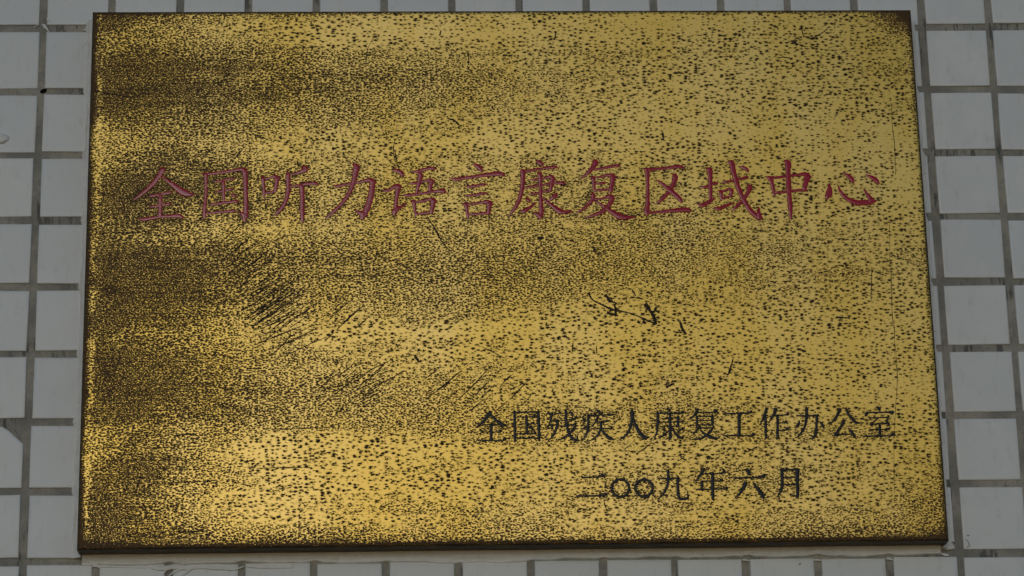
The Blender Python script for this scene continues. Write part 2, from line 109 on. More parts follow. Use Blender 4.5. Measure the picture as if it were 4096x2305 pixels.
SCRATCHES = [
    '-258.9,344.5,0.45 -238.9,344.1,0.82 -217.1,344.7,0.82 -189.8,345.9,0.64 -162.5,347.3,0.82 -139.7,348.6,0.73 -126.0,349.6,0.37',
    '-155.3,371.6,0.46 -144.3,372.1,0.64 -132.4,373.0,0.37',
    '-92.3,400.0,0.46 -92.6,396.0,0.46 -92.8,391.9,0.64',
    '-96.1,379.9,0.37 -100.3,370.9,0.55 -101.3,364.0,0.37 -101.3,357.0,0.27',
    '-211.0,294.6,0.54 -219.0,286.3,0.72',
    '-189.3,294.4,0.54 -192.7,290.1,1.08 -196.0,285.7,0.90',
    '-192.2,306.6,0.36 -183.1,304.2,0.63 -175.8,301.7,0.63 -167.7,298.7,0.27',
    '-75.2,302.7,0.27 -80.6,299.8,0.55 -82.1,291.0,0.64 -79.9,281.3,0.54 -76.7,275.4,0.45',
    '-296.5,358.2,0.55 -281.0,358.2,0.82 -262.8,358.0,0.36',
    '-297.8,339.4,0.82 -284.1,335.9,0.91 -269.6,333.4,0.36',
    '-254.0,370.4,0.46 -253.7,362.5,0.36',
    '-81.2,292.0,0.67 -80.2,286.0,0.78 -78.0,277.6,0.45',
    '-75.3,271.4,0.39 -72.5,265.7,0.45 -69.8,260.9,0.28',
    '-58.3,240.7,0.55 -54.5,234.2,0.78 -51.3,228.9,0.66 -49.7,225.4,0.55',
    '-188.8,237.3,0.45 -197.7,229.3,0.80 -206.5,220.3,0.62',
    '-161.0,232.9,0.45 -163.7,229.1,0.81 -167.2,225.3,0.45',
    '-186.9,224.4,0.45 -195.7,215.9,0.80 -204.5,208.4,0.71',
    '-177.9,224.4,0.45 -188.6,215.0,0.71 -198.3,204.6,0.62',
    '-152.9,228.0,0.36 -161.8,225.7,0.72 -172.5,221.0,0.54',
    '-172.5,212.9,0.45 -188.5,202.6,0.89 -200.8,193.3,0.71',
    '-185.9,212.1,0.36 -199.1,198.0,0.80',
    '-176.0,200.7,0.36 -184.8,193.2,0.80 -193.6,186.7,0.53',
    '-165.3,200.6,0.45 -176.8,192.2,0.71 -188.3,184.7,0.53',
    '-146.6,198.6,0.45 -158.1,187.4,0.80 -170.5,177.1,0.71 -188.1,164.2,0.53',
    '-149.2,190.1,0.36 -166.0,178.0,0.80 -185.5,167.9,0.62',
    '-143.8,187.2,0.36 -161.6,173.3,0.71 -181.0,161.3,0.62',
    '-137.6,175.9,0.44 -147.3,167.6,0.80',
    '-106.5,172.9,0.53 -113.6,166.4,0.71 -118.9,160.8,0.71',
    '-152.8,193.9,0.36 -166.1,185.5,0.62 -179.3,178.1,0.44',
    '-165.4,219.5,0.36 -176.1,212.0,0.54 -185.8,204.5,0.45',
    '-294.0,229.7,0.45 -269.1,229.9,0.71 -249.5,231.5,0.36',
    '-163.4,178.9,0.62 -174.8,170.5,0.89 -187.2,164.1,0.53',
    '-158.0,177.9,0.53 -170.4,168.6,0.89 -182.7,158.4,0.71',
    '-165.1,170.4,0.44 -177.4,162.1,0.53',
    '-152.7,176.9,0.44 -165.1,167.6,0.80 -175.7,160.3,0.53',
    '-135.8,176.8,0.53 -152.7,164.7,0.89 -172.0,150.0,0.71',
    '-104.7,173.7,0.44 -113.6,165.4,0.80 -122.5,157.0,0.71',
    '-154.4,152.6,0.53 -161.4,145.3,0.88 -168.4,137.9,0.79',
    '-129.6,151.5,0.44 -143.7,145.1,0.71 -159.6,136.9,0.62',
    '-142.0,161.9,0.44 -161.5,153.6,0.80 -180.8,145.4,0.62',
    '-125.2,154.3,0.53 -128.3,151.0,1.06 -131.4,148.7,0.62',
    '-110.2,132.8,0.44 -115.5,127.3,0.88 -121.6,122.7,0.62',
    '-88.1,132.6,0.53 -92.5,128.0,0.97 -96.9,124.4,0.62',
    '-105.8,124.4,0.44 -119.0,113.5,0.79 -134.0,100.8,0.53',
    '-90.8,120.6,0.44 -104.0,114.3,0.79 -117.3,108.0,0.62',
    '-76.6,125.1,0.53 -88.1,118.8,0.79 -99.6,113.3,0.53',
    '-90.7,128.0,0.44 -102.3,118.9,0.71 -113.7,111.6,0.53',
    '-81.9,122.4,0.53 -88.2,116.0,0.62',
    '-174.2,84.7,0.52 -152.3,84.3,0.70 -124.3,85.6,0.53',
    '-237.0,80.3,0.61 -228.3,80.9,1.05 -219.6,81.3,0.44',
    '-174.1,126.9,0.70 -171.8,120.4,0.62',
    '55.5,182.9,1.61 56.7,179.5,1.26 58.9,176.7,1.08 64.6,173.8,1.08 71.7,170.0,1.34 78.8,168.5,0.99 86.8,166.1,0.90 95.6,162.3,0.99 102.7,158.7,1.07',
    '68.0,180.4,1.26 70.1,176.6,1.97 72.8,175.5,1.08 76.7,173.5,0.72',
    '73.6,173.8,1.08 74.2,169.1,1.43 74.4,165.1,1.97',
    '68.1,168.2,1.25 71.1,166.4,1.97 76.0,165.1,1.07',
    '95.2,174.1,1.97 97.7,170.8,2.87 100.1,167.0,1.79 101.5,162.7,2.33 102.8,158.5,1.25',
    '103.3,171.7,1.44 102.1,168.8,1.79 100.1,166.8,0.90',
    '86.5,184.5,1.08 87.8,182.1,1.44 88.9,180.1,0.90',
    '119.6,161.0,1.43 120.7,156.5,1.79 122.2,153.2,1.97 123.7,151.0,1.07',
    '93.7,162.8,1.07 95.1,159.0,1.43',
    '89.3,161.0,1.79 91.5,160.0,1.97',
    '-35.3,126.1,0.44 -47.9,115.1,0.88 -61.2,104.5,0.62',
    '-15.8,127.8,0.53 -25.8,116.8,0.97 -38.3,104.3,0.71',
    '12.4,119.2,0.53 5.1,111.9,0.97 -2.1,104.0,0.71',
    '7.0,115.6,0.44 -2.0,111.0,0.80',
    '-20.9,143.1,0.44 -13.0,138.9,0.71 -5.0,134.6,0.44',
    '43.3,145.4,0.89 43.0,141.7,1.07 42.6,138.4,0.71',
    '59.7,143.0,0.71 59.9,140.2,0.89 60.0,137.4,0.62',
    '-68.4,137.5,1.24 -67.1,134.7,1.77 -65.5,132.6,1.06',
    '-40.7,122.4,0.44 -48.8,111.5,0.79',
    '-54.4,234.5,1.08 -48.3,222.0,0.81 -38.6,210.5,0.45',
    '-3.4,217.9,0.72 -2.8,213.1,0.54',
    '5.3,184.6,0.90 5.7,180.9,0.72',
    '41.9,192.9,0.72 42.2,189.6,0.72',
    '20.1,223.5,1.80 24.7,224.4,1.62',
    '59.6,214.6,2.16 60.9,214.4,1.80',
    '48.2,228.1,1.26 50.5,226.9,1.26',
    '156.2,132.6,0.86 154.2,126.8,1.20 152.7,122.4,1.54 151.1,120.6,1.03',
    '273.8,232.4,0.35 272.3,204.7,0.35 271.5,177.3,0.35 271.5,162.8,0.43 272.3,154.6,0.35 271.7,145.6,0.43 272.2,133.9,0.43 272.1,118.7,0.43 270.1,101.5,0.34',
    '167.1,208.2,0.52 169.9,212.8,0.70',
    '259.0,200.2,0.44 257.8,186.5,0.52 256.8,174.7,0.43',
    '107.7,112.1,1.37 110.8,113.4,1.71 113.8,115.1,0.86',
    '230.7,162.9,1.56 235.9,162.6,1.39 241.1,162.1,0.87',
    '137.6,190.6,0.69 137.9,187.4,0.52',
    '239.1,388.0,0.56 235.1,383.9,0.93 231.3,381.4,0.84 225.5,378.6,1.03 220.9,379.4,0.56',
    '218.6,389.0,0.75 218.6,385.0,0.84 219.3,381.0,1.12',
    '211.9,377.1,1.30 213.2,374.4,1.86 214.2,372.7,1.12',
    '198.6,362.9,0.56 204.2,363.3,0.84 210.7,362.4,0.74',
    '244.3,365.8,0.37 246.9,361.8,0.56 248.5,357.7,0.37',
    '280.8,323.7,0.37 280.7,307.9,0.37 281.3,295.1,0.46 280.6,270.8,0.37',
    '249.2,275.6,0.37 256.6,275.4,0.55 261.1,274.6,0.37',
    '113.0,304.7,0.92 113.3,300.8,1.28',
    '236.1,367.8,0.28 238.1,370.8,0.37 243.8,372.3,0.28',
    '273.0,203.9,0.45 272.7,194.5,0.45 272.0,178.8,0.45 271.1,160.1,0.45 272.0,153.9,0.45 271.3,135.4,0.44 271.8,117.0,0.44 269.3,95.7,0.44 267.2,77.5,0.44 265.6,56.5,0.44 264.4,34.1,0.44',
    '-3.5,103.3,0.49 -7.9,99.2,0.86 -12.8,95.8,0.43',
    '-22.5,102.9,0.43 -27.4,98.5,0.79 -33.0,94.7,0.49',
    '76.4,91.2,0.61 72.6,88.0,0.86 69.4,84.9,0.43',
    '96.5,72.0,0.49 90.9,67.6,0.98 85.2,63.9,0.55',
    '83.1,72.1,0.37 76.8,67.1,0.61',
    '56.2,93.2,0.37 58.8,96.7,0.61',
    '162.5,64.4,0.49 166.3,66.3,0.86 170.1,68.1,0.49',
    '119.6,62.9,0.41 117.4,60.5,0.81 115.3,59.1,0.41',
    '159.3,56.3,0.41 154.4,51.4,0.81',
    '156.0,58.4,0.54 151.8,54.9,0.68',
    '53.6,33.0,0.47 53.3,28.9,0.40',
    '61.6,32.2,0.54 62.2,27.4,0.67 63.4,24.6,0.40',
    '201.1,49.6,0.54 202.3,45.0,0.48',
    '118.0,25.1,0.54 124.2,28.1,0.81',
    '186.5,55.3,0.20 192.7,56.3,0.34 200.9,57.2,0.20',
    '-46.7,385.3,1.11 -47.9,381.3,0.74',
    '37.3,384.0,1.30 36.3,377.5,0.92',
    '-26.7,367.7,0.74 -27.0,357.7,0.64',
    '-41.6,315.7,1.09 -38.0,314.7,1.46 -35.3,311.8,1.28 -33.1,310.1,0.73',
    '82.8,330.0,1.84 83.9,327.0,1.47',
    '22.6,306.6,1.46 23.9,304.2,0.91',
    '112.5,304.7,1.28 113.4,298.8,0.92',
    '-238.9,46.9,0.43 -225.1,47.0,0.87 -205.1,47.9,0.43',
    '-178.3,56.2,0.44 -160.9,56.5,0.70 -140.0,56.4,0.44',
    '-234.9,12.1,0.43 -224.5,11.7,1.03 -209.0,12.6,0.52',
    '-269.2,9.4,0.43 -250.3,8.4,0.69 -236.5,9.2,0.43',
    '-259.8,50.7,0.43 -237.3,50.7,0.43',
]
TARNISH_U = [-298.2, -282.0, -252.0, -216.0, -165.0, -108.0, -48.0, 12.0, 96.0, 180.0, 267.0, 297.0]
TARNISH = [
    (395.5, 75, 70, 50, 40, 35, 25, 20, 15, 12, 12, 20, 60),
    (384.4, 55, 50, 42, 35, 22, 18, 15, 15, 12, 15, 22, 30),
    (376.5, 45, 45, 38, 30, 18, 16, 16, 18, 18, 18, 22, 25),
    (368.6, 60, 70, 75, 65, 45, 38, 32, 28, 22, 20, 25, 30),
    (356.0, 60, 72, 75, 65, 52, 45, 38, 30, 24, 22, 25, 28),
    (343.5, 75, 78, 72, 60, 50, 45, 40, 32, 25, 22, 25, 28),
    (334.1, 80, 92, 80, 62, 50, 45, 40, 32, 22, 18, 20, 25),
    (324.8, 65, 72, 70, 60, 50, 45, 38, 28, 20, 16, 18, 25),
    (315.5, 50, 45, 45, 42, 38, 38, 32, 25, 18, 14, 12, 12),
    (303.1, 25, 38, 55, 52, 32, 28, 25, 22, 16, 12, 10, 10),
    (293.9, 30, 45, 58, 52, 32, 26, 22, 22, 18, 12, 10, 8),
    (278.5, 50, 60, 60, 45, 30, 26, 22, 24, 22, 14, 10, 8),
    (266.3, 70, 80, 65, 50, 38, 30, 24, 24, 22, 14, 10, 8),
    (251.1, 75, 82, 72, 55, 42, 32, 26, 26, 22, 16, 14, 12),
    (242.0, 60, 60, 50, 38, 30, 28, 24, 24, 22, 18, 16, 14),
    (233.0, 40, 55, 42, 30, 25, 24, 22, 28, 26, 24, 20, 18),
    (223.9, 55, 72, 70, 60, 45, 42, 40, 42, 36, 30, 24, 20),
    (208.9, 70, 80, 75, 62, 52, 50, 48, 46, 40, 34, 28, 24),
    (194.0, 75, 85, 78, 65, 50, 45, 45, 42, 36, 30, 24, 22),
    (179.1, 72, 85, 78, 62, 45, 40, 38, 36, 30, 26, 20, 20),
    (167.3, 70, 75, 65, 50, 40, 36, 34, 32, 22, 20, 16, 18),
    (158.4, 60, 60, 42, 34, 28, 24, 20, 18, 16, 16, 14, 16),
    (146.6, 65, 70, 52, 40, 32, 28, 24, 20, 18, 16, 14, 16),
    (134.9, 72, 82, 75, 58, 42, 36, 32, 28, 22, 18, 15, 16),
    (120.3, 74, 85, 80, 60, 42, 36, 32, 28, 24, 20, 16, 16),
    (105.8, 74, 85, 75, 60, 45, 40, 36, 30, 25, 20, 16, 16),
    (94.3, 70, 80, 72, 62, 52, 46, 40, 34, 26, 22, 18, 18),
    (84.2, 45, 55, 60, 58, 45, 40, 36, 30, 26, 22, 20, 18),
    (77.0, 35, 40, 38, 30, 22, 20, 22, 24, 24, 22, 20, 20),
    (65.5, 32, 55, 65, 45, 24, 20, 22, 24, 24, 22, 20, 22),
    (57.0, 40, 75, 70, 45, 28, 26, 26, 26, 24, 22, 22, 24),
    (45.6, 65, 78, 70, 42, 28, 26, 26, 26, 25, 24, 24, 28),
    (31.4, 70, 72, 50, 34, 28, 26, 26, 26, 26, 25, 26, 32),
    (17.3, 75, 75, 50, 36, 34, 32, 30, 30, 28, 28, 30, 38),
    (8.9, 85, 82, 60, 50, 45, 40, 38, 36, 34, 34, 36, 50),
    (2.7, 92, 90, 75, 65, 60, 55, 50, 45, 42, 42, 45, 70),
]
SMEARS = [[(84.97, -401.96, 1.2), (89.83, -404.77, 3.59), (97.03, -405.45, 3.96), (103.01, -404.59, 3.6), (112.02, -405.47, 2.4), (122.21, -405.2, 1.44)], [(95.93, -410.04, 0.6), (98.26, -406.69, 1.56), (103.01, -404.59, 1.8), (110.18, -403.73, 1.44)], [(100.13, -410.7, 0.84), (104.27, -407.98, 1.56), (109.62, -405.57, 1.8), (115.01, -405.13, 1.2)], [(109.71, -410.61, 0.84), (112.66, -407.75, 2.4), (116.21, -405.14, 2.4)], [(116.19, -404.41, 1.8), (128.2, -405.26, 2.64), (137.21, -405.84, 2.64), (144.43, -406.52, 2.04), (149.22, -405.46, 1.2), (151.91, -404.44, 0.6)], [(154.01, -404.46, 1.8), (164.23, -404.87, 2.64), (173.25, -405.26, 2.41), (185.88, -405.08, 2.17)], [(125.85, -408.19, 0.36), (128.2, -405.26, 1.2)], [(42.33, -396.94, 2.39), (45.99, -399.43, 3.59), (50.27, -402.54, 2.63), (52.73, -404.9, 0.6)], [(47.89, -403.14, 1.79), (62.27, -403.89, 1.56), (85.04, -404.72, 1.2)], [(31.66, 4.1, 1.44), (33.53, 5.67, 2.39), (35.44, 5.93, 1.91)], [(31.34, -1.14, 1.43), (33.68, 0.43, 2.87), (34.77, 4.09, 1.91)], [(33.94, -8.46, 1.43), (34.81, -5.33, 2.39), (35.45, -2.71, 1.91)], [(29.09, -22.0, 0.29), (28.94, -16.8, 0.76), (29.81, -14.19, 0.86), (32.6, -11.59, 0.95), (35.42, -10.03, 0.95)], [(29.08, -21.48, 0.29), (31.03, -23.04, 0.24)], [(33.47, -16.8, 0.95), (34.12, -14.72, 2.86), (35.02, -12.64, 1.91)], [(32.41, -53.57, 0.95), (33.8, -52.54, 1.9), (34.7, -51.0, 1.42)], [(29.43, -1.14, 0.57), (31.35, -1.66, 1.24), (32.77, -1.14, 0.96)], [(31.99, -103.09, 0.94), (33.35, -101.57, 1.88), (34.23, -99.54, 1.41)], [(32.99, -105.12, 0.56), (33.78, -108.16, 0.75), (33.24, -113.72, 0.38)], [(638.57, -396.09, 2.03), (641.98, -395.77, 3.73), (645.39, -395.46, 2.71)], [(636.93, -400.2, 1.35), (639.59, -400.91, 2.03), (641.94, -401.27, 1.02)], [(598.21, -403.34, 1.23), (600.66, -403.37, 1.84), (602.44, -404.32, 0.74)], [(497.29, -403.31, 0.98), (499.43, -403.34, 1.34), (502.45, -403.98, 0.61)], [(547.36, -403.79, 0.98), (549.81, -403.81, 1.22), (552.85, -404.15, 0.61)]]
DAB = [[(-35.34, -87.65, 7.52), (-30.66, -86.9, 9.41), (-25.97, -86.66, 8.94), (-23.17, -86.15, 6.12), (-21.54, -85.65, 2.35)]]
SHRED = [[(-1.04, 2.82, 0.57), (0.65, 2.29, 2.39), (1.66, 0.72, 2.39), (2.9, -0.59, 1.62), (4.16, -2.68, 0.86), (5.7, -5.82, 0.48), (7.69, -8.43, 0.43), (9.67, -10.52, 0.38), (10.79, -12.6, 0.33), (10.49, -13.65, 0.24)], [(-6.45, 0.47, 0.57), (-5.06, 1.78, 0.48), (-2.71, 2.82, 0.38)]]
CRUMB = [[(2.76, 7.79, 0.96), (3.61, 6.74, 2.1), (5.32, 5.43, 1.15), (7.28, 4.02, 0.29)]]
TUFT = [[(640.08, -393.69, 0.68), (642.22, -392.16, 0.81), (644.28, -391.84, 0.75), (645.94, -392.37, 0.68), (646.91, -393.07, 0.34)], [(642.22, -392.16, 0.41), (643.11, -394.06, 0.47), (643.59, -395.96, 0.27)], [(645.94, -392.37, 0.41), (646.01, -393.75, 0.41), (645.12, -394.43, 0.27), (643.76, -394.41, 0.2)], [(636.99, -394.35, 0.61), (638.68, -394.37, 0.75), (640.42, -393.69, 0.47)]]
HAIR = [[(654.77, -389.86, 0.17), (656.02, -391.43, 0.27), (657.06, -393.51, 0.34), (656.79, -394.88, 0.31), (655.47, -395.83, 0.24)], [(655.84, -386.77, 0.27), (656.82, -387.3, 0.54), (657.52, -386.96, 0.34)]]
SPECK = [[(536.91, -407.23, 0.49), (537.31, -406.61, 0.67), (537.72, -405.87, 0.49)]]

# ---------------------------------------------------------------- helpers
rnd = random.Random(9)
npr = np.random.RandomState(4)


class NT:
    """small node-tree writer"""
    def __init__(self, name):
        self.m = bpy.data.materials.new(name)
        self.m.use_nodes = True
        self.t = self.m.node_tree
        self.t.nodes.clear()
        self.out = self.t.nodes.new('ShaderNodeOutputMaterial')

    def n(self, kind, **kw):
        nd = self.t.nodes.new(kind)
        for k, v in kw.items():
            setattr(nd, k, v)
        return nd

    def put(self, sock, v):
        if isinstance(v, bpy.types.NodeSocket):
            self.t.links.new(v, sock)
        elif v is not None:
            sock.default_value = v

    def math(self, op, a, b=None, c=None, clamp=False):
        nd = self.n('ShaderNodeMath', operation=op, use_clamp=clamp)
        self.put(nd.inputs[0], a)
        self.put(nd.inputs[1], b)
        self.put(nd.inputs[2], c)
        return nd.outputs[0]

    def vmath(self, op, a, b=None):
        nd = self.n('ShaderNodeVectorMath', operation=op)
        self.put(nd.inputs[0], a)
        self.put(nd.inputs[1], b)
        return nd.outputs[0]

    def noise(self, vec, scale, detail=2.0, rough=0.5, color=False):
        nd = self.n('ShaderNodeTexNoise')
        self.put(nd.inputs['Vector'], vec)
        nd.inputs['Scale'].default_value = scale
        nd.inputs['Detail'].default_value = detail
        nd.inputs['Roughness'].default_value = rough
        return nd.outputs['Color' if color else 'Fac']

    def smooth(self, v, lo, hi, a=0.0, b=1.0):
        nd = self.n('ShaderNodeMapRange', interpolation_type='SMOOTHSTEP')
        self.put(nd.inputs[0], v)
        self.put(nd.inputs[1], lo)
        self.put(nd.inputs[2], hi)
        self.put(nd.inputs[3], a)
        self.put(nd.inputs[4], b)
        return nd.outputs[0]

    def mix(self, f, a, b):
        nd = self.n('ShaderNodeMix', data_type='RGBA')
        self.put(nd.inputs[0], f)
        for s, v in ((nd.inputs[6], a), (nd.inputs[7], b)):
            if isinstance(v, tuple):
                v = (*v, 1.0) if len(v) == 3 else v
            self.put(s, v)
        return nd.outputs[2]

    def bump(self, h, strength, dist):
        nd = self.n('ShaderNodeBump')
        self.put(nd.inputs['Height'], h)
        nd.inputs['Strength'].default_value = strength
        nd.inputs['Distance'].default_value = dist
        return nd.outputs[0]

    def principled(self, **kw):
        nd = self.n('ShaderNodeBsdfPrincipled')
        for k, v in kw.items():
            if isinstance(v, tuple) and len(v) == 3:
                v = (*v, 1.0)
            self.put(nd.inputs[k.replace('_', ' ')], v)
        self.t.links.new(nd.outputs[0], self.out.inputs['Surface'])
        return nd

    def pos_mm(self):
        g = self.n('ShaderNodeNewGeometry')
        return self.vmath('MULTIPLY', g.outputs['Position'], (1000.0, 1000.0, 1000.0))

    def obj_mm(self):
        g = self.n('ShaderNodeTexCoord')
        return self.vmath('MULTIPLY', g.outputs['Object'], (1000.0, 1000.0, 1000.0))


def link(name, me, parent=None, mat=None):
    o = bpy.data.objects.new(name, me)
    scene.collection.objects.link(o)
    if parent is not None:
        o.parent = parent
    if mat is not None and me is not None and not me.materials:
        me.materials.append(mat)
    return o


def mesh(name, verts, faces, smooth=True):
    me = bpy.data.meshes.new(name)
    me.from_pydata([tuple(v) for v in verts], [], faces)
    me.update()
    if smooth:
        me.polygons.foreach_set('use_smooth', [True] * len(me.polygons))
    return me


def tag(o, label=None, category=None, group=None, kind=None):
    for k, v in (('label', label), ('category', category), ('group', group), ('kind', kind)):
        if v:
            o[k] = v
    return o


def catmull(pts, n):
    p = np.array(pts, float)
    if len(p) < 3:
        return np.array([p[0] + (p[-1] - p[0]) * i / n for i in range(n + 1)])
    q = np.vstack([2 * p[0] - p[1], p, 2 * p[-1] - p[-2]])
    out = []
    for i in range(1, len(q) - 2):
        a, b, c, d = q[i - 1], q[i], q[i + 1], q[i + 2]
        for k in range(n):
            t = k / n
            out.append(0.5 * (2 * b + (c - a) * t + (2 * a - 5 * b + 4 * c - d) * t * t + (3 * b - a - 3 * c + d) * t ** 3))
    out.append(q[-2])
    return np.array(out)


PROFILE = ((-1.0, -0.3), (-0.80, 0.88), (-0.68, 0.99), (0.0, 1.0), (0.68, 0.99), (0.80, 0.88), (1.0, -0.3))


def ribbon(verts, faces, pts, depth, hmax, hfac, sub=4, jitter=0.03, cap=True, dz=0.0):
    """low domed stroke along (u, v, width) points; local x = u, z = v, y grows into the wall"""
    c = catmull(pts, sub)
    c[:, 2] = np.maximum(c[:, 2], 0.15)
    if cap:
        d0 = c[0, :2] - c[1, :2]
        d1 = c[-1, :2] - c[-2, :2]
        d0 /= max(np.hypot(*d0), 1e-6)
        d1 /= max(np.hypot(*d1), 1e-6)
        a = [(*(c[0, :2] + d0 * c[0, 2] * k), c[0, 2] * w) for k, w in ((0.24, 0.3), (0.15, 0.75))]
        b = [(*(c[-1, :2] + d1 * c[-1, 2] * k), c[-1, 2] * w) for k, w in ((0.15, 0.75), (0.24, 0.3))]
        c = np.vstack([a, c, b])
    tg = np.gradient(c[:, :2], axis=0)
    tg /= np.maximum(np.hypot(tg[:, 0], tg[:, 1]), 1e-6)[:, None]
    nr = np.stack([-tg[:, 1], tg[:, 0]], 1)
    base = len(verts)
    m = len(PROFILE)
    for i in range(len(c)):
        w = c[i, 2]
        hh = min(hmax, hfac * w)
        jl, jr = 1 + rnd.uniform(-jitter, jitter), 1 + rnd.uniform(-jitter, jitter)
        for s, k in PROFILE:
            f = s * w * 0.5 * (jl if s < 0 else jr)
            q = c[i, :2] + nr[i] * f
            verts.append((q[0], depth - dz - k * hh, q[1]))
    for i in range(len(c) - 1):
        for j in range(m - 1):
            a = base + i * m + j
            faces.append((a, a + 1, a + m + 1, a + m))


def parse(s):
    return [[tuple(float(x) for x in q.split(',')) for q in st.split()] for st in s.split('|')]


# ---------------------------------------------------------------- materials
def mat_tile():
    m = NT('white_glazed_tile')
    p = m.pos_mm()
    info = m.n('ShaderNodeObjectInfo')
    cloud = m.noise(p, 0.035, 3.0, 0.55)
    grime = m.noise(m.vmath('MULTIPLY', p, (1.0, 1.0, 0.35)), 0.16, 5.0, 0.65)
    pep = m.noise(p, 1.1, 2.0, 0.6)
    patch = m.noise(p, 0.055, 2.0, 0.5)
    col = m.mix(m.smooth(cloud, 0.35, 0.68), (0.68, 0.73, 0.73), (0.74, 0.78, 0.775))
    col = m.mix(m.math('MULTIPLY', info.outputs['Random'], 0.55), col, (0.62, 0.67, 0.68))
    col = m.mix(m.smooth(grime, 0.52, 0.78, 0.0, 0.38), col, (0.44, 0.43, 0.39))
    fleck = m.math('MULTIPLY', m.smooth(pep, 0.70, 0.78), m.smooth(patch, 0.47, 0.64))
    col = m.mix(m.math('MULTIPLY', fleck, 0.75), col, (0.16, 0.13, 0.10))
    fine = m.noise(p, 0.9, 3.0, 0.6)
    m.principled(Base_Color=col, Roughness=m.smooth(cloud, 0.3, 0.7, 0.32, 0.46), Specular_IOR_Level=0.4,
                 Normal=m.bump(fine, 0.16, 0.0006))
    return m.m


def mat_grout():
    m = NT('grey_cement_grout')
    p = m.pos_mm()
    big = m.noise(p, 0.03, 3.0, 0.6)
    mid = m.noise(p, 0.35, 5.0, 0.7)
    bars = m.noise(m.vmath('MULTIPLY', p, (1.0, 1.0, 0.16)), 0.30, 4.0, 0.6)
    where = m.noise(p, 0.022, 1.0, 0.5)
    pits = m.noise(p, 1.5, 2.0, 0.5)
    col = m.mix(m.smooth(big, 0.35, 0.66), (0.25, 0.25, 0.225), (0.39, 0.375, 0.32))
    col = m.mix(m.smooth(mid, 0.42, 0.75, 0.0, 0.55), col, (0.17, 0.172, 0.16))
    col = m.mix(m.math('MULTIPLY', m.smooth(bars, 0.53, 0.60), m.smooth(where, 0.48, 0.60, 0.0, 0.75)), col, (0.075, 0.08, 0.078))
    col = m.mix(m.smooth(pits, 0.72, 0.8, 0.0, 0.8), col, (0.05, 0.05, 0.045))
    m.principled(Base_Color=col, Roughness=0.9, Specular_IOR_Level=0.2, Normal=m.bump(mid, 0.5, 0.001))
    return m.m


